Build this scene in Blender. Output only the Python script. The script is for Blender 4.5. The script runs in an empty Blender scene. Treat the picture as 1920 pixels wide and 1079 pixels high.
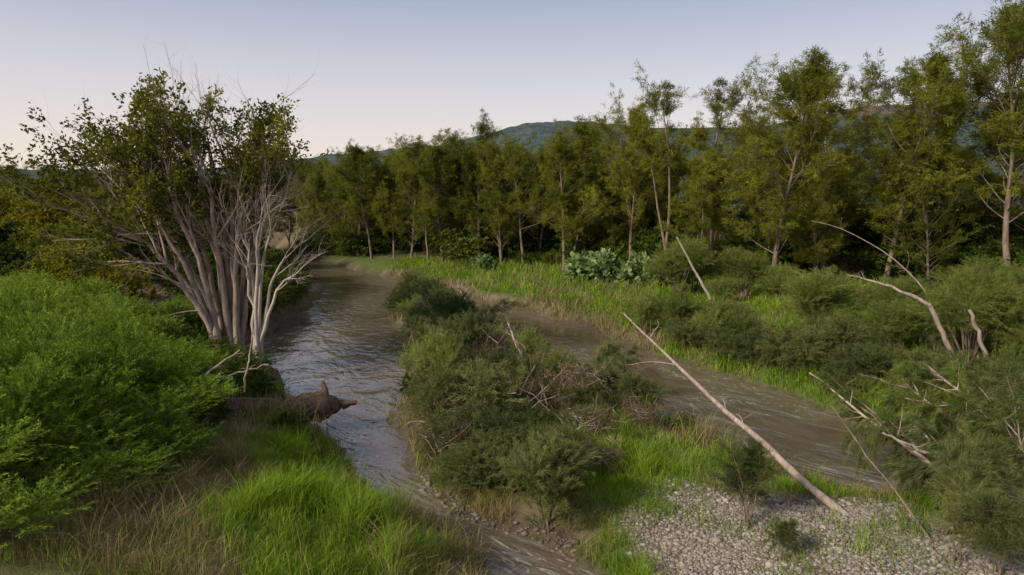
import bpy, math, numpy as np
from mathutils import Vector
R0=np.random.RandomState
sc=bpy.context.scene
# ------------------------------------------------------------------ helpers
def nrm(a):
    return a/np.maximum(np.linalg.norm(a,axis=-1,keepdims=True),1e-9)
class MB:
    def __init__(s): s.V=[];s.F=[];s.n=0
    def add(s,v,f,mat=0,rnd=0.5,smooth=False):
        v=np.asarray(v,float).reshape(-1,3); f=np.asarray(f,int)
        r=np.broadcast_to(np.asarray(rnd,float),(len(f),)).copy()
        s.V.append(v); s.F.append((f+s.n,mat,r,smooth)); s.n+=len(v)
    def merge(s,o,M,off,rshift=0.0,matmap=None):
        V=np.vstack(o.V)@np.asarray(M).T+np.asarray(off)
        for f,m,r,sm in o.F:
            s.F.append((f+s.n,m,np.clip(r+rshift,0,1),sm))
        s.V.append(V); s.n+=len(V)
    def mesh(s,name,mats):
        me=bpy.data.meshes.new(name)
        V=np.vstack(s.V).astype(np.float32)
        me.vertices.add(len(V)); me.vertices.foreach_set("co",V.ravel())
        tot=np.concatenate([np.full(len(f),f.shape[1]) for f,_,_,_ in s.F])
        loops=np.concatenate([f.ravel() for f,_,_,_ in s.F]).astype(np.int32)
        st=np.concatenate([[0],np.cumsum(tot)[:-1]]).astype(np.int32)
        me.loops.add(len(loops)); me.polygons.add(len(tot))
        me.loops.foreach_set("vertex_index",loops)
        me.polygons.foreach_set("loop_start",st)
        me.polygons.foreach_set("material_index",np.concatenate([np.full(len(f),m) for f,m,_,_ in s.F]).astype(np.int32))
        me.polygons.foreach_set("use_smooth",np.concatenate([np.full(len(f),sm) for f,_,_,sm in s.F]))
        a=me.attributes.new("rnd",'FLOAT','FACE')
        a.data.foreach_set("value",np.concatenate([r for _,_,r,_ in s.F]).astype(np.float32))
        for m in mats: me.materials.append(m)
        me.update(calc_edges=True)
        return me
def put(name,me,loc=(0,0,0),rz=0,s=1,tilt=(0,0)):
    o=bpy.data.objects.new(name,me); sc.collection.objects.link(o)
    o.location=loc; o.rotation_euler=(tilt[0],tilt[1],rz)
    o.scale=(s,s,s) if np.isscalar(s) else s
    return o
def tube(mb,P,R,k=6,mat=0,rnd=0.5,jit=None,rng=None):
    P=np.asarray(P,float); n=len(P); R=np.asarray(R,float)
    T=nrm(np.gradient(P,axis=0)); m=nrm(T.mean(0))
    ref=np.array([1,0,0]) if abs(m[0])<0.6 else np.array([0,1,0])
    if abs(np.dot(m,ref))>0.8: ref=np.array([0,0,1])
    U=nrm(np.cross(T,ref)); W=np.cross(T,U)
    a=np.linspace(0,2*np.pi,k,endpoint=False)
    rr=R[:,None]*np.ones((n,k))
    if jit: rr=rr*(1+jit*rng.uniform(-1,1,(n,k)))
    V=P[:,None]+rr[...,None]*(np.cos(a)[None,:,None]*U[:,None]+np.sin(a)[None,:,None]*W[:,None])
    i=np.arange(n-1)[:,None]*k; j=np.arange(k)[None]; j2=(j+1)%k
    F=np.stack([i+j,i+j2,i+k+j2,i+k+j],-1).reshape(-1,4)
    mb.add(V.reshape(-1,3),F,mat,rnd,True)
def wpath(rng,p,d,L,n,wig,trop=(0,0,0)):
    P=[np.array(p,float)]; d=nrm(np.array(d,float)); tr=np.array(trop,float)
    for i in range(n):
        P.append(P[-1]+d*L/n); d=nrm(d+rng.normal(0,wig,3)+tr/n)
    return np.array(P),d
def bez(p0,p1,p2,n,rng,wig):
    t=np.linspace(0,1,n)[:,None]
    P=(1-t)**2*np.array(p0)+2*t*(1-t)*np.array(p1)+t*t*np.array(p2)
    w=rng.normal(0,wig,(n,3)); w[0]=0
    return P+w
def grow(mb,rng,p,d,L,r,lev,maxl,wig=0.12,trop=(0,0,0.2),nch=5,ratio=0.6,spread=0.7,mat=0,tips=None,k=5,first=0.3):
    n=6 if lev==0 else 4
    P,de=wpath(rng,p,d,L,n,wig,trop)
    tube(mb,P,np.linspace(r,r*0.3,n+1),k,mat,rng.rand())
    if lev>=maxl:
        if tips is not None: tips.append((P[-1],de,lev)); tips.append((P[n//2],de,lev))
        return
    for c in range(nch):
        t=first+(1-first)*(c+rng.rand()*0.8)/nch
        i=min(int(t*n),n-1); q=P[i]+(P[i+1]-P[i])*(t*n-i)
        dd=nrm(nrm(P[i+1]-P[i])+spread*rng.normal(0,1,3)*0.8)
        grow(mb,rng,q,dd,L*ratio*rng.uniform(.7,1.2),r*(1-.65*t)*0.55,lev+1,maxl,wig,trop,nch,ratio,spread,mat,tips,max(3,k-1),.25)
def sprays(mb,rng,A,D,L,M,lL,lW,droop=0.2,spread=0.5,ldroop=0.0,jit=0.03,mat=1,rv=None):
    A=np.asarray(A,float);D=nrm(np.asarray(D,float));N=len(A)
    Ls=np.asarray(L)*rng.uniform(.6,1.3,(N,1,1)) 
    t=rng.rand(N,M,1)
    g=np.array([0,0,-1.0])
    P=A[:,None]+D[:,None]*Ls*t+g*droop*Ls*t*t+rng.normal(0,jit,(N,M,3))
    T=nrm(D[:,None]+2*g*droop*t+spread*rng.normal(0,1,(N,M,3))+g*ldroop)
    S=nrm(np.cross(T,rng.normal(0,1,(N,M,3))))
    l=lL*rng.uniform(.6,1.3,(N,M,1)); w=lW*rng.uniform(.6,1.3,(N,M,1))*0.5
    V=np.stack([P,P+T*l*.45+S*w,P+T*l,P+T*l*.45-S*w],2).reshape(-1,3)
    F=np.arange(N*M*4).reshape(-1,4)
    if rv is None: rv=rng.rand(N)
    r=np.clip(0.65*np.repeat(rv,M)+0.35*rng.rand(N*M),0,1)
    mb.add(V,F,mat,r)
# value noise
_lat=R0(5).rand(256,256)
def vn(x,y,s,o=0):
    x=np.asarray(x)/s+o*17.3+1000; y=np.asarray(y)/s+o*9.7+1000
    xi=np.floor(x).astype(int);yi=np.floor(y).astype(int);fx=x-xi;fy=y-yi
    fx=fx*fx*(3-2*fx);fy=fy*fy*(3-2*fy)
    L=lambda a,b:_lat[a%256,b%256]
    return (L(xi,yi)*(1-fx)+L(xi+1,yi)*fx)*(1-fy)+(L(xi,yi+1)*(1-fx)+L(xi+1,yi+1)*fx)*fy
def fbm(x,y,s,o=0,n=4):
    r=0;a=.5
    for i in range(n): r=r+a*vn(x,y,s/2**i,o+i);a*=.5
    return r/(1-.5**n)
sst=lambda a,b,x: (lambda t:t*t*(3-2*t))(np.clip((x-a)/(b-a),0,1))
# ------------------------------------------------------------------ river layout (metres)
left=np.array([(0.8,-20),(0.3,5),(-.1,13.9),(-1.2,15.9),(-3.1,17),(-4.6,18.8),(-5.7,21.3),(-7.6,23.9),(-8.6,26.5),(-10.1,29.9),(-13.2,34),(-15.2,38),(-15.9,46.9),(-15.9,54),(-17,61.2),(-20,68),(-25,77.6),(-33,88),(-45,100),(-63,112)])
right=np.array([(-62,128),(-40,113),(-26,96),(-17.6,80),(-10.8,70.5),(-5.6,62.5),(-2.2,55),(1.8,49),(5.3,43.5),(6.6,38.2),(8.7,33.9),(11,29),(12.3,26),(13.5,23.8),(15.2,21.4),(22,16.8),(45,9),(60,-20)])
outer=np.vstack([left,right])
isl=np.array([(2.8,-25),(2.6,9),(1.85,13.9),(.5,15.6),(-1.9,17.7),(-2.7,19.9),(-4.3,24.6),(-4.7,29.9),(-6.2,39.3),(-8.6,48),(-8.8,52.5),(-6.5,53),(-4.2,48),(-2.0,43),(0.2,34),(3.2,29.0),(5.5,24.6),(7.2,21.3),(8.7,18.8),(10.3,17.6),(14,15.8),(22,12.6),(44,5),(54,-25)])
def pdist(x,y,poly):
    x=np.asarray(x,float).ravel();y=np.asarray(y,float).ravel()
    d=np.full(x.shape,1e9);ins=np.zeros(x.shape,bool)
    n=len(poly)
    for i in range(n):
        ax,ay=poly[i];bx,by=poly[(i+1)%n];dx,dy=bx-ax,by-ay
        t=np.clip(((x-ax)*dx+(y-ay)*dy)/(dx*dx+dy*dy),0,1)
        d=np.minimum(d,np.hypot(x-ax-t*dx,y-ay-t*dy))
        c=((ay>y)!=(by>y))
        if by!=ay: ins^=c&(x<(y-ay)*dx/(by-ay)+ax)
    return d,ins
def land(x,y):
    x=np.asarray(x,float);sh=x.shape
    x=x.ravel();y=np.asarray(y,float).ravel()
    xw=x+1.5*(fbm(x,y,2.2,1,3)-.5);yw=y+1.5*(fbm(x,y,2.2,7,3)-.5)
    do,io=pdist(xw,yw,outer);di,ii=pdist(xw,yw,isl)
    isI=ii
    d=np.where(~io,do,np.where(ii,di,-np.minimum(do,di)))
    le=np.interp(y,left[:,1],left[:,0])
    lw=np.where((x<le+1)&~isI&(y<112),1.0,0.0)
    lw=np.where(y>=112,1-sst(-70,-30,x),lw)
    return d.reshape(sh),isI.reshape(sh),lw.reshape(sh)
def H(x,y):
    x=np.asarray(x,float);y=np.asarray(y,float)
    d,isI,lw=land(x,y); dp=np.maximum(d,0)
    hw=-np.minimum(0.7,-0.4*np.minimum(d,0))
    hl=1.1*(1-np.exp(-dp/1.6))+np.minimum(.13*dp,3.2)
    hi=0.35*(1-np.exp(-dp/.5))+np.minimum(.09*dp,.5)
    s=(y+.75*x-80)/1.25
    hr=0.6*(1-np.exp(-dp/.5))+np.minimum(.03*dp,.8)+5.3*sst(0,15,s)
    h=np.where(isI,hi,lw*hl+(1-lw)*hr)
    h=h+(.35*(fbm(x,y,5,3)-.5)+.12*(fbm(x,y,.9,4,2)-.5))*np.clip(dp/1.5,0,1)
    h=h+ 3*(fbm(x,y,120,6,2)-.5)*sst(100,300,np.hypot(x,y))
    return np.where(d<0,hw,h)
def h1(x,y): return float(H(np.array([x]),np.array([y]))[0])
bl=lambda x,y,cx,cy,rx,ry: np.exp(-(((x-cx)/rx)**2+((y-cy)/ry)**2))
def masks(x,y):
    x=np.asarray(x,float);y=np.asarray(y,float)
    d,isI,lw=land(x,y)
    n=fbm(x,y,2.2,11);n2=fbm(x,y,1.1,15)
    nf=(n-.5)*2.2
    I=isI.astype(float)
    grav=I*np.clip(1.8*bl(x,y,5.4,13.9,3.5,2.7)+1.4*bl(x,y,9,13.8,3,2.2)+nf*1.1-.1,0,1)
    g=np.clip(1.5*bl(x,y,4.6,19.4,3.2,1.6)+1.3*bl(x,y,7.8,17.3,1.5,.7)+1.5*bl(x,y,2.0,13.2,.9,2.2)+1.1*bl(x,y,1,22,3.2,4)+.9*bl(x,y,2.8,17.3,1.2,1.1)+.9*bl(x,y,11.4,13.5,1.0,3)+nf*.9-.04,0,1)*I
    L=lw*(y<60)
    gl=np.clip(1.6*bl(x,y,-4.4,14.0,2.1,4.6)+bl(x,y,-5.8,18.5,1.3,2.2)+nf*1.1-.05,0,1)*L
    Rr=(1-I)*(1-lw)
    s=(y+.75*x-80)/1.25
    gr=np.clip(.75+nf*1.1,0,1)*Rr*(1-sst(-3,6,s))*np.where(y>36,sst(.5,2.2,d+nf),1)
    green=np.clip(g+gl+gr,0,1)
    grav=np.clip(grav-green*.8,0,1)
    dry=np.clip(1-green-grav,0,1)*np.clip(.5+(n2-.5)*2.5+.5*np.exp(-np.maximum(d,0)/1.0),0,1)
    return d,green,dry,grav,isI,lw
# ------------------------------------------------------------------ materials
def mat(name):
    m=bpy.data.materials.new(name);m.use_nodes=True;nt=m.node_tree
    return m,nt,nt.nodes,nt.links,nt.nodes["Principled BSDF"]
def foliage(name,dark,mid,light,trans=0.25,rough=.7,brown=None):
    m,nt,N,Lk,b=mat(name)
    at=N.new("ShaderNodeAttribute");at.attribute_name="rnd"
    oi=N.new("ShaderNodeObjectInfo")
    ma=N.new("ShaderNodeMath");ma.operation='MULTIPLY_ADD';ma.inputs[1].default_value=.55;ma.inputs[2].default_value=-.27
    Lk.new(oi.outputs["Random"],ma.inputs[0])
    ad=N.new("ShaderNodeMath");ad.operation='ADD';Lk.new(at.outputs["Fac"],ad.inputs[0]);Lk.new(ma.outputs[0],ad.inputs[1])
    cr=N.new("ShaderNodeValToRGB");e=cr.color_ramp.elements
    e[0].color=(*dark,1);e[0].position=.05;e[1].color=(*light,1);e[1].position=.95
    k=e.new(.5);k.color=(*mid,1)
    Lk.new(ad.outputs[0],cr.inputs[0]);Lk.new(cr.outputs[0],b.inputs["Base Color"])
    b.inputs["Roughness"].default_value=rough;b.inputs["Specular IOR Level"].default_value=.08
    tr=N.new("ShaderNodeBsdfTranslucent");Lk.new(cr.outputs[0],tr.inputs[0])
    mx=N.new("ShaderNodeMixShader");mx.inputs[0].default_value=trans
    Lk.new(b.outputs[0],mx.inputs[1]);Lk.new(tr.outputs[0],mx.inputs[2])
    Lk.new(mx.outputs[0],N["Material Output"].inputs[0])
    return m
def bark(name,c1,c2,scale=6,bump=.4):
    m,nt,N,Lk,b=mat(name)
    tc=N.new("ShaderNodeTexCoord");mp=N.new("ShaderNodeMapping");mp.inputs["Scale"].default_value=(1,1,.25)
    nz=N.new("ShaderNodeTexNoise");nz.inputs["Scale"].default_value=scale;nz.inputs["Detail"].default_value=6;nz.inputs["Roughness"].default_value=.7
    Lk.new(tc.outputs["Object"],mp.inputs[0]);Lk.new(mp.outputs[0],nz.inputs["Vector"])
    cr=N.new("ShaderNodeValToRGB");e=cr.color_ramp.elements;e[0].position=.35;e[1].position=.68
    e[0].color=(*c1,1);e[1].color=(*c2,1)
    Lk.new(nz.outputs[0],cr.inputs[0]);Lk.new(cr.outputs[0],b.inputs["Base Color"])
    bp=N.new("ShaderNodeBump");bp.inputs["Strength"].default_value=bump;bp.inputs["Distance"].default_value=.04
    Lk.new(nz.outputs[0],bp.inputs["Height"]);Lk.new(bp.outputs[0],b.inputs["Normal"])
    b.inputs["Roughness"].default_value=.85;b.inputs["Specular IOR Level"].default_value=.2
    return m
M_oak=foliage("she_oak_needles",(.05,.065,.008),(.15,.165,.018),(.29,.275,.032),.42)
M_oak2=foliage("river_bush_needles",(.04,.055,.018),(.105,.125,.038),(.22,.225,.075),.38)
M_sap=foliage("pale_sapling_needles",(.075,.10,.02),(.17,.205,.045),(.29,.31,.08),.4)
M_leaf=foliage("broad_leaves",(.04,.055,.007),(.14,.14,.01),(.33,.25,.014),.42,.5)
M_thick=foliage("thicket_leaves",(.05,.10,.010),(.15,.235,.022),(.31,.39,.055),.42,.5)
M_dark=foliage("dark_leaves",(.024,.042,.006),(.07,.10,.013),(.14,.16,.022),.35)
M_yel=foliage("yellow_green_leaves",(.08,.1,.01),(.19,.18,.012),(.31,.26,.015),.35)
M_big=foliage("large_pale_leaves",(.09,.15,.045),(.19,.26,.09),(.28,.35,.15),.3)
M_deb=foliage("flood_debris",(.05,.035,.02),(.13,.092,.052),(.23,.175,.105),.1,.9)
M_grass=foliage("green_grass",(.08,.14,.008),(.17,.275,.016),(.31,.40,.042),.4,.6)
M_straw=foliage("straw_grass",(.13,.105,.04),(.27,.215,.085),(.42,.34,.155),.3,.7)
M_bark=bark("brown_bark",(.09,.062,.045),(.26,.19,.145))
M_pale=bark("pale_bark",(.17,.12,.095),(.40,.31,.255))
M_white=bark("bleached_wood",(.24,.19,.155),(.48,.40,.34))
M_log=bark("log_bark",(.03,.02,.014),(.16,.105,.065),5,.9)
# ground
def ground_mat():
    m,nt,N,Lk,b=mat("river_ground")
    at=N.new("ShaderNodeAttribute");at.attribute_name="mask"
    sp=N.new("ShaderNodeSeparateColor");Lk.new(at.outputs["Color"],sp.inputs[0])
    tc=N.new("ShaderNodeTexCoord")
    def noise(s,d=5,r=.65):
        n=N.new("ShaderNodeTexNoise");n.inputs["Scale"].default_value=s;n.inputs["Detail"].default_value=d;n.inputs["Roughness"].default_value=r
        Lk.new(tc.outputs["Object"],n.inputs["Vector"]);return n
    def ramp(src,c1,c2,a=.3,z=.7):
        c=N.new("ShaderNodeValToRGB");e=c.color_ramp.elements;e[0].position=a;e[1].position=z;e[0].color=(*c1,1);e[1].color=(*c2,1)
        Lk.new(src,c.inputs[0]);return c.outputs[0]
    def mix(f,a,c):
        x=N.new("ShaderNodeMix");x.data_type='RGBA';Lk.new(f,x.inputs[0]);Lk.new(a,x.inputs[6]);Lk.new(c,x.inputs[7]);return x.outputs[2]
    n1=noise(3);n2=noise(25,4)
    soil=ramp(n1.outputs[0],(.03,.022,.014),(.12,.09,.055))
    dry=ramp(n2.outputs[0],(.11,.08,.045),(.27,.21,.13))
    grn=ramp(n1.outputs[0],(.045,.075,.01),(.12,.17,.02))
    vo=N.new("ShaderNodeTexVoronoi");vo.inputs["Scale"].default_value=13;Lk.new(tc.outputs["Object"],vo.inputs["Vector"])
    s2=N.new("ShaderNodeSeparateColor");Lk.new(vo.outputs["Color"],s2.inputs[0])
    gcol=ramp(s2.outputs[0],(.13,.10,.075),(.25,.205,.16),.0,1.)
    c=mix(sp.outputs[2],soil,dry);c=mix(sp.outputs[0],c,grn);c=mix(sp.outputs[1],c,gcol)
    Lk.new(c,b.inputs["Base Color"]);b.inputs["Roughness"].default_value=.9;b.inputs["Specular IOR Level"].default_value=.2
    bp=N.new("ShaderNodeBump");bp.inputs["Strength"].default_value=.8;bp.inputs["Distance"].default_value=.06
    Lk.new(n2.outputs[0],bp.inputs["Height"]);Lk.new(bp.outputs[0],b.inputs["Normal"])
    return m
def water_mat():
    m,nt,N,Lk,b=mat("muddy_water")
    at=N.new("ShaderNodeAttribute");at.attribute_name="flow"   # metres along / across the current
    def noise(s,d,r=.6,dist=0,scl=(1,1,1)):
        mp=N.new("ShaderNodeMapping");mp.inputs["Scale"].default_value=scl;Lk.new(at.outputs["Vector"],mp.inputs[0])
        n=N.new("ShaderNodeTexNoise");n.inputs["Scale"].default_value=s;n.inputs["Detail"].default_value=d;n.inputs["Roughness"].default_value=r;n.inputs["Distortion"].default_value=dist
        Lk.new(mp.outputs[0],n.inputs["Vector"]);return n
    a=noise(1.0,3,.5,.9,(1,.6,1));a2=noise(4.2,3,.5,.5,(1,.7,1));c=noise(.16,4,.6,.8,(1,.45,1));f=noise(2.6,5,.7,1.5,(1.2,.5,1))
    def ramp(src,x0,x1,y0=0,y1=1):
        r=N.new("ShaderNodeMapRange");r.inputs[1].default_value=x0;r.inputs[2].default_value=x1;r.inputs[3].default_value=y0;r.inputs[4].default_value=y1;Lk.new(src,r.inputs[0]);return r.outputs[0]
    def mth(op,p,q):
        x=N.new("ShaderNodeMath");x.operation=op
        for i_,v in enumerate((p,q)):
            if isinstance(v,(int,float)): x.inputs[i_].default_value=v
            else: Lk.new(v,x.inputs[i_])
        return x.outputs[0]
    cr=N.new("ShaderNodeValToRGB");e=cr.color_ramp.elements;e[0].position=.36;e[1].position=.66
    e[0].color=(.075,.055,.036,1);e[1].color=(.145,.112,.077,1)
    cc=mth('ADD',mth('MULTIPLY',c.outputs[0],.7),mth('MULTIPLY',a.outputs[0],.3));Lk.new(cc,cr.inputs[0])
    fm=mth('MULTIPLY',ramp(f.outputs[0],.57,.66),ramp(c.outputs[0],.49,.58))
    fx=N.new("ShaderNodeMix");fx.data_type='RGBA';fx.inputs[7].default_value=(.48,.45,.41,1);Lk.new(mth('MULTIPLY',fm,.7),fx.inputs[0]);Lk.new(cr.outputs[0],fx.inputs[6])
    Lk.new(fx.outputs[2],b.inputs["Base Color"])
    Lk.new(ramp(c.outputs[0],.38,.62,.03,.12),b.inputs["Roughness"])
    b.inputs["IOR"].default_value=1.5;b.inputs["Specular IOR Level"].default_value=1.0
    hh=mth('ADD',mth('MULTIPLY',a.outputs[0],1.0),mth('MULTIPLY',a2.outputs[0],.14))
    ml=mth('MULTIPLY',hh,ramp(c.outputs[0],.36,.64,.4,1.2))
    bp=N.new("ShaderNodeBump");bp.inputs["Strength"].default_value=1.0;bp.inputs["Distance"].default_value=.15
    Lk.new(ml,bp.inputs["Height"]);Lk.new(bp.outputs[0],b.inputs["Normal"])
    return m
# ------------------------------------------------------------------ terrain sheet
def axis(lo,a,b,hi,st):
    c=list(np.arange(a,b,st));s=st;x=a
    l=[]
    while x>lo: s*=1.18;x-=s;l.append(x)
    s=st;x=c[-1];r=[]
    while x<hi: s*=1.18;x+=s;r.append(x)
    return np.array(l[::-1]+c+r)
xs=axis(-4000,-34,46,4000,.25);ys=axis(-300,9,62,5000,.25)
X,Y=np.meshgrid(xs,ys);Z=H(X,Y)
nx,ny=len(xs),len(ys)
V=np.stack([X,Y,Z],-1).reshape(-1,3)
i=np.arange(ny-1)[:,None]*nx;j=np.arange(nx-1)[None]
F=np.stack([i+j,i+j+1,i+nx+j+1,i+nx+j],-1).reshape(-1,4)
mb=MB();mb.add(V,F,0,.5,True)
me=mb.mesh("ground",[ground_mat()])
d,gm,dm,vm,_,_=masks(X.ravel(),Y.ravel())
ca=me.color_attributes.new("mask",'FLOAT_COLOR','POINT')
wet=sst(.1,.8,d+.5*(fbm(X.ravel(),Y.ravel(),1.5,41)-.5))
col=np.stack([gm*sst(0,.3,d),vm,dm*wet,np.ones_like(gm)],-1).astype(np.float32)
ca.data.foreach_set("color",col.ravel())
put("ground",me)
# water sheet with coordinates that follow the current
wx=np.arange(-150,81,1.0);wy=np.arange(-40,151,1.0)
WX,WY=np.meshgrid(wx,wy);n1,n2_=len(wx),len(wy)
i=np.arange(n2_-1)[:,None]*n1;j=np.arange(n1-1)[None]
F=np.stack([i+j,i+j+1,i+n1+j+1,i+n1+j],-1).reshape(-1,4)
wm=MB();wm.add(np.stack([WX,WY,WX*0],-1).reshape(-1,3),F,0,.5,True)
wme=wm.mesh("river_water",[water_mat()])
cyl=np.array([-20,14,20,26,34,48,62,78,100,150.]);cxl=np.array([1.5,1.,-4,-7,-9.5,-12.3,-14,-21,-40,-90.])
fl=np.stack([WX-np.interp(WY,cyl,cxl),WY*1.15,WX*0],-1).reshape(-1,3).astype(np.float32)
fa=wme.attributes.new("flow",'FLOAT_VECTOR','POINT');fa.data.foreach_set("vector",fl.ravel())
put("river_water",wme)
# ------------------------------------------------------------------ hills
rx=[-1500,-900,-650,-400,-260,-77,28,98,169,274,380,436,555,675,900,1500,2600]
rh=[34,54,52,50,66,84,112,112,104,104,112,130,137,134,112,80,30]
hx=np.arange(-1500,2600,6.);hy=np.arange(480,1250,6.)
HX,HY=np.meshgrid(hx,hy)
prof=np.exp(-((HY-900)/np.where(HY<900,210,300))**2)
rid=np.interp(HX+40*(fbm(HX,HY,150,2)-.5),rx,rh)
HZ=(rid-6)*prof*(1-.25*(1-prof)*fbm(HX,HY,130,8))+5+8*(fbm(HX,HY,14,3,2)-.5)*np.clip(prof*2,0,1)
HZ-=6*(1-sst(480,560,HY))+6*sst(1150,1250,HY)
nx2,ny2=len(hx),len(hy)
i=np.arange(ny2-1)[:,None]*nx2;j=np.arange(nx2-1)[None]
F=np.stack([i+j,i+j+1,i+nx2+j+1,i+nx2+j],-1).reshape(-1,4)
hm,nt,N,Lk,b=mat("forested_hill")
tc=N.new("ShaderNodeTexCoord");nz=N.new("ShaderNodeTexNoise");nz.inputs["Scale"].default_value=.09;nz.inputs["Detail"].default_value=8;nz.inputs["Roughness"].default_value=.75
Lk.new(tc.outputs["Object"],nz.inputs["Vector"])
cr=N.new("ShaderNodeValToRGB");e=cr.color_ramp.elements;e[0].position=.38;e[1].position=.62;e[0].color=(.045,.065,.075,1);e[1].color=(.105,.13,.12,1)  # blue cast is distance haze mixed into the forest colour
Lk.new(nz.outputs[0],cr.inputs[0])
at=N.new("ShaderNodeAttribute");at.attribute_name="ridge_glow"
mx=N.new("ShaderNodeMix");mx.data_type='RGBA';mx.inputs[7].default_value=(.28,.14,.085,1)  # orange evening light on the ridge, painted into the base colour
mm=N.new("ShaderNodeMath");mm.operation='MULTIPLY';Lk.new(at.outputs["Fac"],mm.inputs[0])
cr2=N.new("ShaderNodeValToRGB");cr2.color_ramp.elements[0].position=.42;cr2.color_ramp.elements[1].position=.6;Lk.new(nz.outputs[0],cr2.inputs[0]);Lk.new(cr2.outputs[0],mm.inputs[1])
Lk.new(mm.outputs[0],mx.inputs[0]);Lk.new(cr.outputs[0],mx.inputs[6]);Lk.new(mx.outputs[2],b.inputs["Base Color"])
b.inputs["Roughness"].default_value=1;b.inputs["Specular IOR Level"].default_value=0
bp=N.new("ShaderNodeBump");bp.inputs["Strength"].default_value=1;bp.inputs["Distance"].default_value=6
Lk.new(nz.outputs[0],bp.inputs["Height"]);Lk.new(bp.outputs[0],b.inputs["Normal"])
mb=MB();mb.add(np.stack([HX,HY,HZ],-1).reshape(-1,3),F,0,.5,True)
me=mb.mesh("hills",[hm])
a=me.attributes.new("ridge_glow",'FLOAT','POINT')
glow=sst(106,122,HZ)*np.clip(np.exp(-((HX-440)/90)**2)+np.exp(-((HX-640)/90)**2)*.8,0,1)  # mask for the painted evening glow on two stretches of ridge top
a.data.foreach_set("value",glow.ravel().astype(np.float32))
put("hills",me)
# ------------------------------------------------------------------ plant generators
def she_oak(seed,h=15,width=.2,dens=1.,low=.25,nb=46,clump=1.,scale_leaf=1.,forks=1):
    rng=R0(seed);mb=MB()
    A=[];D=[];rv=[]
    for fk in range(forks):
        hh=h*(1 if fk==0 else rng.uniform(.75,.95))
        P,_=wpath(rng,(rng.normal(0,.15)*fk*2,rng.normal(0,.15)*fk*2,-.3),(rng.normal(0,.04+.08*fk),rng.normal(0,.04+.08*fk),1),hh,14,.035,(0,0,.15))
        r=np.linspace(hh*.012,hh*.0015,15);r[0]*=1.35
        tube(mb,P,r,8,0,.5)
        for k in range(int(nb/forks)):
            t=low+(1-low)*((k+rng.rand())/(nb/forks))**.9
            t=min(t,.985)
            i=int(t*14);q=P[i]+(P[i+1]-P[i])*(t*14-i)
            az=k*2.4+rng.normal(0,.5)
            u=(t-low)/(1-low)
            L=hh*width*(.45+1.0*np.sin(np.pi*min(1,u*.75+.25))**.8)*rng.uniform(.35,1.5)*(1 if u<.8 else .7)
            el=rng.uniform(.3,.85)+u*.65
            dd=np.array([np.cos(az)*np.cos(el),np.sin(az)*np.cos(el),np.sin(el)])
            BP,bd=wpath(rng,q,dd,L,6,.09,(0,0,.45))
            tube(mb,BP,np.linspace(hh*.0036*(1-.6*t),.008,7),4,0,.4)
            ns=max(3,int(7*L/(hh*width)))
            cr_=rng.rand()
            for s in range(ns):
                tt=rng.uniform(.35,1);i2=min(int(tt*6),5);q2=BP[i2]+(BP[i2+1]-BP[i2])*(tt*6-i2)
                d2=nrm(nrm(BP[i2+1]-BP[i2])+rng.normal(0,.55,3)+np.array([0,0,.35]))
                L2=L*.33*rng.uniform(.6,1.3)
                SP=q2+np.linspace(0,1,3)[:,None]*d2*L2
                tube(mb,SP,[.02,.013,.006],3,0,.4)
                na=int(6*clump)
                for w in range(na):
                    A.append(q2+d2*L2*rng.uniform(.2,1.05)+rng.normal(0,.12,3));D.append(d2*.7+rng.normal(0,.6,3)+np.array([0,0,.3]));rv.append(cr_*.6+rng.rand()*.4)
    sprays(mb,rng,A,D,.5*h/15,int(24*dens),.27*scale_leaf,.036*scale_leaf,.2,.55,.1,.07,1,np.array(rv))
    return mb
def shrub(seed,Rr=1.6,Hh=3,lobes=12,ntw=520,M=50,lL=.1,lW=.04,tw=.7,droop=.25,spread=.55,up=.7,ld=0.,stems=True,lob=.42):
    rng=R0(seed);mb=MB();A=[];D=[];rv=[]
    for l in range(lobes):
        az=rng.rand()*6.28;rr=Rr*np.sqrt(rng.rand())*.85
        zc=Hh*(.25+.6*rng.rand()*(1-.45*(rr/Rr)**2))
        c=np.array([np.cos(az)*rr,np.sin(az)*rr,zc]);rl=Rr*lob*rng.uniform(.6,1.25)
        if stems:
            P=bez((rng.normal(0,.1),rng.normal(0,.1),-.2),(c[0]*.35,c[1]*.35,c[2]*.6),c+np.array([0,0,rl*.3]),7,rng,.03)
            tube(mb,P,np.linspace(.035*Rr,.008,7),5,0,.5)
        n=int(ntw/lobes*rng.uniform(.7,1.3))
        v=nrm(rng.normal(0,1,(n,3)));rad=rl*rng.uniform(.2,1,(n,1))**.6
        a=c+v*rad*np.array([1,1,.85]);a[:,2]=np.maximum(a[:,2],.02)
        A.append(a);D.append(v*.8+np.array([0,0,up])+rng.normal(0,.3,(n,3)));rv.append(np.full(n,rng.rand())*.5+rng.rand(n)*.5)
    sprays(mb,rng,np.vstack(A),np.vstack(D),tw,M,lL,lW,droop,spread,ld,.02,1,np.concatenate(rv))
    return mb
def sticks(mb,rng,n,R_,Hh,L,r=.02,mat=0):
    for k in range(n):
        c=np.array([rng.normal(0,R_*.5),rng.normal(0,R_*.5),abs(rng.normal(0,Hh*.4))])
        d=nrm(rng.normal(0,1,3)*np.array([1,1,.3]))
        P,_=wpath(rng,c,d,L*rng.uniform(.4,1.3),5,.15)
        tube(mb,P,np.linspace(r*rng.uniform(.5,1.4),r*.25,6),4,mat,rng.rand())
rg=R0(77)
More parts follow.
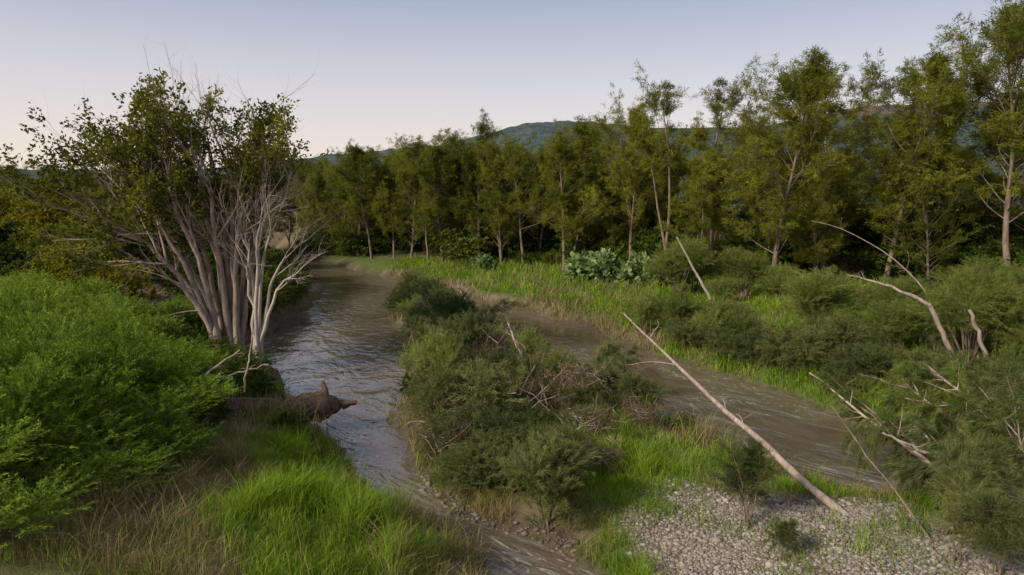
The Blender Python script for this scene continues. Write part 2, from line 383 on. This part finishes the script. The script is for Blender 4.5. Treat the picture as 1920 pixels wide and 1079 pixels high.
# she-oaks
oak=[she_oak(1,15,.20,1.1,.16,56).mesh("oak_a",[M_bark,M_oak]),
     she_oak(2,15,.17,1.1,.22,54).mesh("oak_b",[M_bark,M_oak]),
     she_oak(3,15,.21,1.05,.15,58,1,1,2).mesh("oak_c",[M_bark,M_oak]),
     she_oak(4,15,.18,1.1,.25,54,1,1,2).mesh("oak_d",[M_bark,M_oak]),
     she_oak(5,15,.24,1.0,.12,60,1,1,1).mesh("oak_e",[M_bark,M_oak]),
     she_oak(6,15,.22,1.0,.28,46,1.1,1,1).mesh("oak_f",[M_bark,M_oak])]
oak_thin=[she_oak(8,15,.20,.9,.5,20,1.2).mesh("oak_thin_a",[M_bark,M_oak]),
          she_oak(9,15,.18,.9,.6,16,1.3,1,2).mesh("oak_thin_b",[M_bark,M_oak])]
T=[(36.5,50,20.8,5),(42,55,20,2),(30.3,55,18.8,1),(34.5,60,14.5,4),(26.3,57,18.4,-1),(28.5,62,14,2),(20.7,54,18.0,0),(23.0,61,13.8,4),(18.6,63,18.2,-2),(16.8,61,14,3),(14.3,64,18.1,-2),
   (11.9,68,16.6,5),(14.6,71,14.0,1),(8.6,73,15.6,4),(5.4,71,14.2,3),(9.6,77,14.6,2),(1.2,77,13.9,5),(3.2,80,13.6,0),(-1.2,79,14.2,2),(-3.75,80,16.4,3),(-6,83,15.2,4),(-8.4,83,14.5,1),(-10.6,86,13.6,5),(-13,88,14.9,4),(-15.6,90,13.4,0),(-18.7,91,15.2,1),(-21.5,95,13.0,2),(-24.5,98,12.9,4),(-28,101,12.0,0),(-31.5,106,12,1),(-36,110,12,2),(46,49,19,5),(39.5,63,14.5,3),(6.9,74,14.2,1),(-4.9,86,14.0,2),(32,52,11,4),(43,46,13,4),(24.5,55,10,2),(-.5,84,13.6,4),(11,72,13.8,2)]
for x,y,top,v in T:
    z=h1(x,y);s=(top-z)/15.2
    me=oak_thin[-v-1] if v<0 else oak[v]
    put("she_oak_tree",me,(x,y,z),rg.rand()*6.28,(s*rg.uniform(.95,1.25),s*rg.uniform(.95,1.25),s))
# distant mass of trees (one object)
far=MB();fv=[she_oak(20+i,14,.23,.45,.1,34,1,1.9) for i in range(3)]
def fmerge(dst,src,x,y,h,hb,wide=1):
    a=rg.rand()*6.28;s=h/hb;c,sn=np.cos(a)*s*wide,np.sin(a)*s*wide
    dst.merge(src,[[c,-sn,0],[sn,c,0],[0,0,s]],(x,y,h1(x,y)-.1),rg.uniform(-.35,.15))
for k in range(80):
    u=rg.uniform(-45,62);y=84-.75*u+rg.uniform(3,22)
    fmerge(far,fv[k%3],u,y,rg.uniform(4.5,7.2) if u>4 else rg.uniform(6.5,9.6),14,1.35)
for k in range(60):
    x=rg.uniform(-150,-38);y=rg.uniform(85,150)
    fmerge(far,fv[k%3],x,y,rg.uniform(5.5,8.5)*(1+.002*y),14,1.5)
for k in range(50):
    x=rg.uniform(-140,330);y=rg.uniform(160,380)
    fmerge(far,fv[k%3],x,y,rg.uniform(8,11),14,1.8)
put("distant_trees",far.mesh("distant_trees",[M_bark,M_oak]))
# undergrowth along the far bank (one object)
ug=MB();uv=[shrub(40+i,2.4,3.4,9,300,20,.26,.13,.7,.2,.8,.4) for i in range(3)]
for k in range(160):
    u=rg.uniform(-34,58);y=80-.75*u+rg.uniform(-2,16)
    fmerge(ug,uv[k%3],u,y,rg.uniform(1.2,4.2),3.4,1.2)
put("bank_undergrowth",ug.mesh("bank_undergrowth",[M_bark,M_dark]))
# left background trees
rt=[shrub(60+i,3.6,8,20,1000,30,.3,.17,.9,.3,.7,.3) for i in range(3)]
rtm=[rt[0].mesh("round_a",[M_bark,M_dark]),rt[1].mesh("round_b",[M_bark,M_leaf]),rt[2].mesh("round_c",[M_bark,M_oak])]
for x,y,top,v in [(-34,44,8.1,0),(-29,48,8.3,2),(-38,55,9.0,1),(-31,58,9.2,0),(-25,55,8.4,0),(-44,60,9.8,2),(-36,70,9.8,1),(-28,66,9.2,2),(-50,72,10.6,0),(-42,80,10.6,2),(-33,80,10.2,0),(-24,60,8.4,0),(-58,84,11.2,1),(-48,92,11.0,0),(-40,92,11.0,1),(-24,50,7.5,0),(-21.5,46,6,0),(-66,95,12.4,2),(-29,38,6.4,0),(-33,39,6.8,0),(-25.5,37.5,6.0,0)]:
    z=h1(x,y)-.3;put("broadleaf_tree",rtm[v],(x,y,z),rg.rand()*6,(.95*(top-z)/8,.95*(top-z)/8,(top-z)/8.2))
ym=shrub(71,1.8,3.4,12,300,26,.17,.09,.6,.2,.8,.5).mesh("yellow_bush",[M_bark,M_yel])
for x,y,s in [(-23.2,36.5,1.1),(-20.6,35.5,.9),(-26.5,40,1.2)]: put("yellow_green_bush",ym,(x,y,h1(x,y)+.3),rg.rand()*6,s)
# left thicket
tk=[shrub(80+i,1.7,3.1,15,1000,50,.1,.026,.85,.2,.38,1.1,0,True,.36).mesh("thicket_%d"%i,[M_bark,M_thick]) for i in range(4)]
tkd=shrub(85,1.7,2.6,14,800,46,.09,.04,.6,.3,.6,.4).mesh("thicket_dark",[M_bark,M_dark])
for x,y,top in [(-9.6,11.5,4.2),(-11.2,13.6,4.9),(-9.4,13.9,3.6),(-9.3,16,3.5),(-11.3,16.2,5),(-13.4,15.6,5.6),(-13.2,18.3,5.5),(-11,18.8,4.6),(-9.8,18.3,3.6),(-15.8,18,6.1),(-15.6,21,5.7),(-12.8,21.2,5.0),(-11.2,21.3,4.0),(-18.5,21.5,5.8),(-18,24.8,5.3),(-14.8,24.4,4.7),(-12.4,24,3.7),(-21.5,25,5.4),(-21,29,5.0),(-17.4,28.5,4.4),(-15.2,27.5,3.6),(-24.5,30,5.0),(-24.5,34.5,4.7),(-20.5,33,4.5),(-28.5,35,4.8),(-18.4,31.5,4.0),(-17,34.5,3.6),(-11.5,10.5,4.4),(-17,16.5,6)]:
    z=h1(x,y);s=(top-z)/3.5;w=max(s,.95)
    put("thicket_shrub",tk[rg.randint(4)],(x,y,z-.15),rg.rand()*6,(w,w,max(s,.4)*rg.uniform(.92,1.1)))
for x,y,s in [(-9.8,22.9,.6),(-10.4,25,.65),(-11.6,26.8,.6),(-10.9,27.4,.4),(-9.6,24.6,.45),(-16.2,32.4,.7),(-9.4,19.5,.5),(-9,17.3,.42),(-13.4,26.4,.7),(-16.6,40,.9),(-17,43,1.),(-17.4,46,1.),(-17,49.5,1.),(-16.6,36.6,.9),(-17.2,53,.9),(-18.2,57,.8),(-20.5,62,.9),(-24,68,.9),(-19.4,49,1.2),(-20,54,1.2),(-19,42,1.3),(-15.6,34,.5),(-5.6,19.2,.25),(-6.6,20.6,.28),(-7.2,21.4,.3),(-4.4,18.2,.2)]:
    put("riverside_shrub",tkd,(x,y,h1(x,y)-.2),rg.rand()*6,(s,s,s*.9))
# ------------------------------------------------------------------ big multi-stemmed tree
rng=R0(101);bt=MB();tips=[]
tg=[(-7.6,0,8.9),(-6.6,2.2,9.4),(-5.6,-1.5,10.4),(-4.2,1,11.4),(-3.4,-2,11.0),(-2.5,.5,12.2),(-1.7,2.5,11.6),(-.8,-1,12.3),(.4,.8,12.0),(1.6,-.6,11.0),(2.8,1.2,9.6),(-4.6,-2.5,7.8),(1.2,2,9.4)]
for t in tg:
    t=np.array(t,float);b0=np.array([t[0]*.09+rng.normal(0,.1),t[1]*.15,-.5])
    end=t*np.array([.46,.6,.60])
    P=bez(b0,(t[0]*.12,t[1]*.2,t[2]*.3),end,9,rng,.05)
    r=np.linspace(.19,.08,9);r[0]=.27;tube(bt,P,r,8,0,.5)
    dirn=nrm(t-P[-1]);Lr=np.linalg.norm(t-end)
    for q in range(5):
        grow(bt,rng,P[-1] if q<3 else P[-3],nrm(dirn+rng.normal(0,.26,3)+(0 if q<3 else np.array([rng.normal(0,.5),rng.normal(0,.4),0]))),Lr*rng.uniform(.7,1.05),.06,0,2,.11,(0,0,.3),5,.5,.55,0,tips,5,.2)
tips=[(p,d) for p,d,l in tips]
P_=np.array([p for p,d in tips]);D_=np.array([d for p,d in tips])
nn=vn(P_[:,0]+P_[:,1]*.7,P_[:,2]+P_[:,1]*.5,1.1,3)
topb=sst(10.8,12.6,P_[:,2])*.5+sst(2.2,3.8,P_[:,0])*.5
keep=(nn>.32+topb)
sprays(bt,rng,P_[keep],D_[keep]+rng.normal(0,.4,(keep.sum(),3)),.36,16,.19,.1,.2,.9,.2,.11,1,np.clip(nn[keep]*1.3-.15+rng.normal(0,.16,keep.sum()),0,1))
for q in [((-1,0,3.2),(-1,-.2,.25),4.5),((-1.6,0,5),(-1,.3,.1),5.5),((-2.0,0,5.8),(-1,-.2,.05),5.5),((-.7,0,2.4),(-1,-.3,.05),3.4)]:
    grow(bt,rng,q[0],q[1],q[2],.05,0,2,.15,(0,0,.1),4,.5,.5,0,None,4,.3)
bx,by=-12.7,30.5
put("multi_stemmed_tree",bt.mesh("multi_stemmed_tree",[M_pale,M_leaf]),(bx,by,h1(bx,by)-.1))
# bleached dead tree beside it
rng=R0(113);dt=MB()
for t in [(-.4,0,8.4),(.3,.4,9.0),(1.8,-.3,9.2),(2.6,.3,7.4),(.8,-.5,9.2),(3.2,0,6.2),(-.7,-.3,7)]:
    t=np.array(t,float);P=bez((t[0]*.06,t[1]*.1,-.4),(t[0]*.04,0,t[2]*.5),t*np.array([.55,.7,.70]),9,rng,.06)
    r=np.linspace(.12,.04,9);tube(dt,P,r,7,0,.5)
    for q in range(3):
        grow(dt,rng,P[-1-q],nrm(P[-1]-P[-3]+rng.normal(0,.3,3)*.8),t[2]*.28,.03,0,2,.16,(.15,0,.25),5,.6,.6,0,None,4,.2)
put("bleached_dead_tree",dt.mesh("bleached_dead_tree",[M_white]),(-11.3,29.7,h1(-11.3,29.7)))
# ------------------------------------------------------------------ island bushes
ib=[shrub(120+i,1.3,1.9,9,480,50,.14,.016,.6,.3,.4,.6,0,True,.36).mesh("needle_bush_%d"%i,[M_bark,M_oak2]) for i in range(4)]
ib.append(shrub(125,1.2,2.2,8,420,50,.15,.015,.7,.2,.3,1.1,0,True,.35).mesh("needle_bush_e",[M_bark,M_sap]))
ib.append(shrub(126,1.3,1.5,12,560,40,.08,.035,.4,.3,.6,.3).mesh("needle_bush_f",[M_bark,M_dark]))
ib.append(shrub(127,1.3,1.7,9,300,50,.17,.014,.6,.6,.35,.2,.3).mesh("needle_bush_g",[M_pale,M_oak2]))
def debris(seed,n=30):
    r=R0(seed);m=shrub(seed,1.1,.9,8,200,24,.18,.016,.5,.4,.9,.1,.1,True)
    sticks(m,r,n,1.4,1.0,1.3,.018);return m.mesh("debris",[M_pale,M_deb])
dbm=[debris(140),debris(141),debris(142)]
for x,y,s in [(-7.8,51,.9),(-6.6,50,1.2),(-5.6,48.5,1.),(-7.4,47.5,.8),(-6.2,45.6,1.35),(-4.6,45,.9),(-6.2,42.8,1.),(-4.2,42.4,1.2),(-5.0,39.6,.9),(-3.4,38.6,1.2),(-4.4,36.2,.9),(-2.6,35.6,1.2),(-4.0,33,1.),(-2.2,32.2,1.2),(-.7,32.6,.9),(-3.6,29.8,.9),(-2.0,28.8,1.2),(.8,29.8,.75),(-3.6,27,.75),(-2.9,25.6,.95),(-1.6,25.4,1.15),(-.3,25.8,.95),(-2.5,23.0,.85),(-1.2,22.6,1.15),(-1.5,20.8,.8),(-.2,20.4,.9),(-1.6,19.3,.7),(-.2,18.3,.8),(2.5,28.2,.65),(3.6,26.6,.65),(4.6,24.4,.6),(5.7,22.4,.5),(1.2,17.4,.65),(1.7,26.8,.85),(-.2,23.8,1.05),(2.9,23.4,.65),(1.4,24.6,.8),(.6,31.4,.8),(2.4,21.6,.5),(1.2,19.2,.5)]:
    q=rg.choice(7,p=[.15,.15,.15,.1,.22,.11,.12]);put("needle_leaved_bush",ib[q],(x,y,h1(x,y)-.15),rg.rand()*6,(s*rg.uniform(.8,1.2),s,s*rg.uniform(.7,1.35)))
for x,y,s in [(-3.3,43.5,1.1),(-4.8,40.8,1.),(-3.6,34.7,1.1),(-1.0,30.7,1.2),(1.8,28.7,.9),(-1.2,27,1.),(.6,27.4,1.),(.4,22.4,1.),(2.3,18.4,.6),(-2.0,19.6,.65),(2.6,25,.9),(4.3,22,.5),(-1.9,21.8,.85),(3.4,27.6,.6),(-3.0,31.4,1.),(-4.7,38,1.),(2.2,20.3,.7),(-.6,28.8,1.)]:
    put("flood_debris_pile",dbm[rg.randint(3)],(x,y,h1(x,y)+.4),rg.rand()*6,(s,s,s*rg.uniform(.9,1.35)))
# foreground bush with upright stems
fb=shrub(150,.95,2.5,13,620,54,.13,.013,.5,.2,.3,1.1)
put("upright_needle_bush",fb.mesh("upright_needle_bush",[M_bark,M_oak2]),(.8,15.8,h1(.8,15.8)-.1))
put("upright_needle_bush",bpy.data.meshes["upright_needle_bush"],(-.9,17.4,h1(-.9,17.4)-.1),2,(1,1,.6))
put("upright_needle_bush",bpy.data.meshes["upright_needle_bush"],(-2.3,22.2,h1(-2.3,22.2)-.1),4,(.8,.8,.75))
# ------------------------------------------------------------------ right bank bushes and saplings
for x,y,s in [(7.6,38.6,1.),(9,37,1.1),(9.5,35,1.),(10.9,34.6,1.2),(11,32.2,1.),(12.3,31.8,1.1),(12.5,29.6,1.),(13.8,29.4,1.1),(13.6,27,.9),(15.1,27,1.1),(15,24.8,1.),(16.6,24.8,1.1),(16.8,22.4,1.1),(18,22.4,.8),(18.4,25,.8),(19.6,20.2,.9),(10.2,37,1.2),(15.8,30.4,1.2),(22,24,1.2),(21,33,1.3),(26,38,1.5),(17,38,1.1),(24,44,1.3),(13,41,.8),(28,47,1.5),(32,44,1.5),(12.4,35,1.),(19,36,1.),(22,37,1.2)]:
    q=rg.choice(7,p=[.13,.13,.13,.1,.3,.06,.15]);put("needle_leaved_bush",ib[q],(x,y,h1(x,y)-.2),rg.rand()*6,(s*rg.uniform(.9,1.3),s,s*rg.uniform(.75,1.2)))
sp=[shrub(160+i,1.2,4.4,14,560,52,.24,.013,.8,.25,.3,1.0,0,True,.5).mesh("wispy_%d"%i,[M_bark,M_sap]) for i in range(2)]
for x,y,top in [(20.5,30,6.1),(23.2,29.5,5.6),(22,27.5,4.6),(16.4,36,5.8),(18.8,33,4.2),(26,34,5.5),(12.6,51,6.8),(14,52.5,6.0),(17,50,6),(19,48,4.6),(14.6,47,3.6),(29,42,5.5),(23,40,4.6),(26,30,5.2)]:
    z=h1(x,y);s=(top-z)/4.9;put("wispy_sapling",sp[rg.randint(2)],(x,y,z-.1),rg.rand()*6,(s*1.25,s*1.25,s))
sp2=shrub(170,.6,2.4,8,180,48,.18,.01,.55,.3,.3,1.0).mesh("thin_sapling",[M_bark,M_oak2])
for x,y,s in [(5.4,14.9,.9),(5.6,13.4,.42),(9.8,14.6,.9),(10.8,14.8,1.0),(9.1,13.2,.8),(13.5,14.5,1.1),(14.6,15.2,1.2),(9.6,12.6,.8)]:
    put("river_sapling",sp2,(x,y,h1(x,y)-.05),rg.rand()*6,(s*1.0,s*1.0,s*1.1))
# large pale leaved shrubs
lv=shrub(180,2.1,2.8,12,300,6,.6,.42,.5,.1,.9,.5).mesh("large_leaved_shrub",[M_bark,M_big])
for x,y,s in [(8.0,62.5,1.05),(11.4,58.6,.95),(6.4,64.5,.85),(-3,74,.6)]: put("large_leaved_shrub",lv,(x,y,h1(x,y)-.1),rg.rand()*6,s)
# ------------------------------------------------------------------ flattened, still living she-oaks
def fallen_oak(name,p0,p2,r0,seed,nb=16,sag=.3,m=None):
    rng=R0(seed);mb=MB();p0=np.array(p0,float);p2=np.array(p2,float);L=np.linalg.norm(p2-p0)
    P=bez(p0,(p0+p2)/2+np.array([0,0,sag]),p2,14,rng,.03)-p0;tube(mb,P,np.linspace(r0,r0*.25,14),7,0,.5)
    dd=nrm(p2-p0);A=[];D=[]
    for k in range(nb):
        t=rng.uniform(.3,1);i=min(int(t*13),12);d=nrm(dd*.9+rng.normal(0,.6,3)+np.array([0,0,.1]))
        BL=rng.uniform(.7,1.7);B,_=wpath(rng,P[i],d,BL,5,.12,(0,0,-.2));tube(mb,B,np.linspace(r0*.3,.006,6),4,0,.5)
        for q in range(22):
            w=rng.uniform(.15,1);j=min(int(w*5),4);A.append(B[j]+(B[j+1]-B[j])*(w*5-j)+rng.normal(0,.05,3));D.append(d+rng.normal(0,.5,3)+np.array([0,0,.1]))
    sprays(mb,rng,A,D,.5,46,.19,.012,.5,.3,.3,.02,1)
    put(name,mb.mesh(name,[M_pale,m or M_sap]),tuple(p0))
fallen_oak("flattened_she_oak",(11.3,14.2,.5),(10.0,19.6,2.4),.09,301,16)
fallen_oak("flattened_she_oak",(12.6,14.5,.5),(11.8,20.2,2.7),.09,302,18)
fallen_oak("flattened_she_oak",(13.9,15.0,.5),(13.2,21.4,2.9),.09,303,20)
fallen_oak("flattened_she_oak",(10.6,13.6,.5),(10.6,17.6,2.3),.06,304,14,.3,M_oak2)
fallen_oak("flattened_she_oak",(12.4,13.6,.5),(12.6,17.2,2.6),.06,305,14,.3,M_oak2)
fallen_oak("flattened_she_oak",(2.4,24.6,.6),(4.2,27.0,1.6),.06,306,12,.9,M_oak2)
fallen_oak("flattened_she_oak",(-3.4,35,.6),(-1.0,37,2.0),.07,308,12,.5,M_oak2)
# ------------------------------------------------------------------ leaning dead trees
def leaner(name,p0,p2,r0,r1,seed,br=5,m=M_white,sag=.0,side=.0,bl_=.12):
    rng=R0(seed);mb=MB();p0=np.array(p0,float);p2=np.array(p2,float);L=np.linalg.norm(p2-p0)
    mid=(p0+p2)/2+np.array([side,0,sag]);P=bez(p0,mid,p2,14,rng,.025);P=P-p0
    r=np.linspace(r0,r1,14);tube(mb,P,r,8,0,.5)
    dd=nrm(p2-p0)
    for k in range(br):
        t=rng.uniform(.35,.97);i=min(int(t*13),12)
        grow(mb,rng,P[i],nrm(dd+rng.normal(0,.7,3)),L*bl_*rng.uniform(.5,1.4),r0*.2,0,1,.15,(0,0,0),3,.6,.6,0,None,4)
    put(name,mb.mesh(name,[m]),tuple(p0))
leaner("leaning_dead_tree",(8.15,15.1,h1(8.15,15.1)-.2),(4.0,24,4.1),.12,.022,201,5,M_pale,-.25)
leaner("leaning_dead_tree",(13,42,.9),(10.1,42,6.0),.11,.04,202,2)
leaner("leaning_dead_tree",(18.6,27.6,.9),(17.2,27.8,3.9),.12,.09,203,0,M_pale)
leaner("leaning_dead_tree",(19.8,27.4,.9),(18.6,27.4,3.7),.10,.07,204,0,M_pale)
leaner("leaning_dead_tree",(17.2,27.8,3.85),(14.3,29,5.0),.085,.02,215,6,M_pale,.3)
leaner("leaning_dead_tree",(20.6,30.5,1),(14.4,33,7.2),.045,.012,205,6,M_pale,2.2,1.2,.08)
leaner("leaning_dead_tree",(11.4,13.9,.6),(8.9,20.0,3.0),.075,.02,220,9,M_pale,0,0,.1)
leaner("dead_branch",(9.2,13.6,.5),(8.6,18,2.6),.03,.01,216,8,M_bark)
leaner("dead_branch",(11,16.5,1.5),(9.3,16.6,2.3),.05,.03,217,3,M_white)
leaner("dead_branch",(-10.8,19.3,1.9),(-8.2,20.3,3.6),.06,.02,210,6,M_pale)
leaner("dead_branch",(-9.8,20.2,2.5),(-7.8,21.3,2.9),.05,.02,211,5,M_pale)
leaner("dead_branch",(-8.3,20.6,2.2),(-8.1,21,4.0),.04,.015,221,4,M_pale)
leaner("dead_branch",(-3.2,36.5,.8),(-5.0,36.5,2.9),.08,.03,212,10,M_pale,0,0,.3)
leaner("dead_branch",(.9,27.5,.6),(-.2,29,2.9),.07,.03,213,10,M_pale,0,0,.25)
leaner("dead_branch",(3.0,25,.5),(2.5,25.4,1.9),.07,.03,214,10,M_pale,0,0,.4)
leaner("dead_branch",(-2.2,42,.8),(-3.4,42.4,3.0),.08,.03,218,10,M_white,0,0,.3)
leaner("dead_branch",(-.2,22,.6),(.8,23.4,2.4),.05,.02,219,10,M_pale,0,0,.3)
# ------------------------------------------------------------------ fallen log
rng=R0(220);lg=MB()
P=bez((-10.2,20.9,1.45),(-8.2,22.4,1.15),(-6.1,23.7,.85),26,rng,.02)
r=.42+.06*np.sin(np.linspace(0,9,26))+rng.uniform(-.03,.03,26);r[-4:]=[.42,.36,.27,.12];r[0]=.1;r[1]=.3
tube(lg,P,r,18,0,.5,.13,rng)
for p,d_,L_,r_ in [((-6.6,23.4,1.1),(.1,.1,1),.7,.15),((-6.1,23.7,.85),(1,.4,.25),.55,.17),((-6.4,23.6,.9),(.5,-1,.1),.4,.12),((-7.6,22.7,1.2),(-.4,-.4,.8),.5,.08),((-9.3,21.6,1.4),(-.5,-.5,1),.9,.07)]:
    Q,_=wpath(rng,p,d_,L_,5,.12);tube(lg,Q,np.linspace(r_,r_*.45,6),9,0,.5,.15,rng)
put("fallen_log",lg.mesh("fallen_log",[M_log]))
# ------------------------------------------------------------------ grass (one object) and dry grass (one object)
def blades(mb,rng,x,y,z,hgt,wid,lean,rv,mat=0):
    n=len(x);az=rng.rand(n)*6.283;s=np.stack([np.cos(az),np.sin(az),np.zeros(n)],-1)
    la=rng.rand(n)*6.283;l=np.stack([np.cos(la),np.sin(la),np.zeros(n)],-1)*(lean*rng.rand(n)*hgt)[:,None]
    b=np.stack([x,y,z-.03],-1);up=np.array([0,0,1.])
    m=b+up*(hgt*.6)[:,None]+l*.35;t=b+up*(hgt*rng.uniform(.75,1,n))[:,None]+l
    w=(wid*.5)[:,None]
    V=np.stack([b-s*w,b+s*w,m-s*w*.8,m+s*w*.8,t-s*w*.12,t+s*w*.12],1).reshape(-1,3)
    o=np.arange(n)[:,None]*6
    F=np.concatenate([o+np.array([[0,1,3,2]]),o+np.array([[2,3,5,4]])],0)
    mb.add(V,F,mat,np.tile(rv,2))
def scatter(rng,n,x0,x1,y0,y1,kind):
    x=rng.uniform(x0,x1,n);y=rng.uniform(y0,y1,n)
    cl=fbm(x,y,.5,21,2)
    d,g,dr,gv,isI,lw=masks(x,y)
    p=(g if kind=='g' else np.clip(dr*.8+.12,0,1))*np.clip(.35+1.6*(cl-.3),0,1)*(1-.85*gv)
    k=(rng.rand(n)<p)&(d>.06)
    x,y,g,cl=x[k],y[k],g[k],cl[k];return x,y,H(x,y),g,cl
rng=R0(300);gb=MB();sb=MB()
for (x0,x1,y0,y1,n,hg,wd) in [(-10.5,0,10.5,20,140000,.32,.012),(1.0,13,10.5,20,100000,.26,.012),(-10,8,20,34,70000,.38,.022),(6,32,24,36,60000,.34,.03),(-6,32,34,52,110000,.36,.035),(-14,44,45,88,90000,.45,.06)]:
    x,y,z,g,cl=scatter(rng,n,x0,x1,y0,y1,'g')
    tf=1+1.3*sst(.58,.75,fbm(x,y,1.0,51,2))
    hh=hg*rng.uniform(.4,1.25,len(x))*(.5+cl)*tf;blades(gb,rng,x,y,z,hh,wd*rng.uniform(.7,1.4,len(x)),.9,np.clip(.05+.95*fbm(x,y,1.2,31)+rng.normal(0,.2,len(x)),0,1))
    x,y,z,g,cl=scatter(rng,int(n*.8),x0,x1,y0,y1,'d')
    tf=1+1.0*sst(.55,.75,fbm(x,y,.8,53,2))
    hh=hg*1.2*rng.uniform(.3,1.25,len(x))*(.5+cl)*tf;blades(sb,rng,x,y,z,hh,wd*.8*rng.uniform(.7,1.3,len(x)),1.2,rng.rand(len(x)))
put("green_grass",gb.mesh("green_grass",[M_grass]))
put("dry_grass",sb.mesh("dry_grass",[M_straw]))
# ------------------------------------------------------------------ river pebbles
pm,nt,N,Lk,b=mat("river_pebble")
at=N.new("ShaderNodeAttribute");at.attribute_name="rnd";cr=N.new("ShaderNodeValToRGB");e=cr.color_ramp.elements
e[0].color=(.07,.055,.042,1);e[1].color=(.33,.28,.235,1);k=e.new(.2);k.color=(.13,.10,.08,1);k=e.new(.55);k.color=(.22,.17,.13,1);k=e.new(.78);k.color=(.23,.205,.18,1)
Lk.new(at.outputs["Fac"],cr.inputs[0]);Lk.new(cr.outputs[0],b.inputs["Base Color"]);b.inputs["Roughness"].default_value=.8
import bmesh
bm=bmesh.new();bmesh.ops.create_icosphere(bm,subdivisions=1,radius=1);iv=np.array([v.co[:] for v in bm.verts]);iff=np.array([[v.index for v in f.verts] for f in bm.faces]);bm.free()
n=90000;x=rng.uniform(1.0,16,n);y=rng.uniform(10.5,19,n);d,g,dr,gv,_,_=masks(x,y)
x2=rng.uniform(-6,1.5,7000);y2=rng.uniform(12,20,7000);d2=land(x2,y2)[0]
k=(rng.rand(n)<gv*.9)&(d>0);k2=(d2>-.35)&(d2<.4)
n1_=len(x[k][:26000])
x=np.concatenate([x[k][:26000],x2[k2]]);y=np.concatenate([y[k][:26000],y2[k2]])
n=len(x);z=H(x,y);sz=rng.uniform(.016,.036,n)*np.exp(rng.normal(0,.35,n));sz[n1_:]*=1.5
rv=rng.rand(n)*.9+.1;rv[n1_:]*=.35
az=rng.rand(n)*6.28;S=np.stack([sz*rng.uniform(.9,1.5,n),sz,sz*rng.uniform(.5,.8,n)],-1)
Vl=iv[None]*S[:,None]*(1+.12*rng.uniform(-1,1,(n,len(iv),1)))
c,s_=np.cos(az)[:,None],np.sin(az)[:,None]
Vw=np.stack([Vl[...,0]*c-Vl[...,1]*s_+x[:,None],Vl[...,0]*s_+Vl[...,1]*c+y[:,None],Vl[...,2]+(z+sz*.25)[:,None]],-1)
F=(iff[None]+np.arange(n)[:,None,None]*len(iv)).reshape(-1,3)
pb=MB();pb.add(Vw.reshape(-1,3),F,0,np.repeat(rv,len(iff)),True)
put("river_pebbles",pb.mesh("river_pebbles",[pm]))
# ------------------------------------------------------------------ light, sky, camera
SE,AZ=math.radians(33),math.radians(-125)   # azimuth measured clockwise from +Y (negative: to the left)
w=bpy.data.worlds.new("World");sc.world=w;w.use_nodes=True;N=w.node_tree.nodes;Lk=w.node_tree.links
sky=N.new("ShaderNodeTexSky");sky.sky_type='NISHITA';sky.sun_disc=False;sky.sun_elevation=SE;sky.sun_rotation=AZ
sky.air_density=1.0;sky.dust_density=1.5;sky.ozone_density=1.5
BS=.12
tc=N.new("ShaderNodeTexCoord");sx=N.new("ShaderNodeSeparateXYZ");Lk.new(tc.outputs["Generated"],sx.inputs[0])
cr=N.new("ShaderNodeValToRGB");e=cr.color_ramp.elements
stops=[(0.0,(1.05,.82,.66)),(.06,(1.02,.86,.76)),(.16,(.80,.74,.76)),(.27,(.47,.51,.64)),(.40,(.22,.29,.47)),(.6,(.45,.5,.62)),(1.0,(.66,.69,.78))]  # last two stops, above the camera view, brightened to fill the shadows
e[0].position=0;e[0].color=(*stops[0][1],1);e[1].position=1;e[1].color=(*stops[-1][1],1)
for p,c in stops[1:-1]:
    k=e.new(p);k.color=(*c,1)
Lk.new(sx.outputs[2],cr.inputs[0])
sc1=N.new("ShaderNodeMix");sc1.data_type='RGBA';sc1.blend_type='MULTIPLY';sc1.inputs[0].default_value=1;sc1.inputs[7].default_value=(1/BS,1/BS,1/BS,1);sc1.clamp_result=False
Lk.new(cr.outputs[0],sc1.inputs[6])
mx=N.new("ShaderNodeMix");mx.data_type='RGBA';mx.inputs[0].default_value=.75
Lk.new(sky.outputs[0],mx.inputs[6]);Lk.new(sc1.outputs[2],mx.inputs[7])
Lk.new(mx.outputs[2],N["Background"].inputs[0]);N["Background"].inputs[1].default_value=BS
sl=bpy.data.lights.new("sun",'SUN');sl.energy=5.0;sl.angle=math.radians(10);sl.color=(1,.92,.76)
so=bpy.data.objects.new("sun",sl);sc.collection.objects.link(so)
dv=Vector((math.sin(AZ)*math.cos(SE),math.cos(AZ)*math.cos(SE),math.sin(SE)))
so.rotation_euler=dv.to_track_quat('Z','Y').to_euler()
cd=bpy.data.cameras.new("camera");cd.lens=24;cd.sensor_width=36;cd.clip_end=8000;cd.clip_start=.1
co=bpy.data.objects.new("camera",cd);sc.collection.objects.link(co);co.location=(0,0,8);co.rotation_euler=(math.radians(83),0,0)
sc.camera=co
sc.view_settings.view_transform='Standard';sc.view_settings.look='None';sc.view_settings.exposure=0
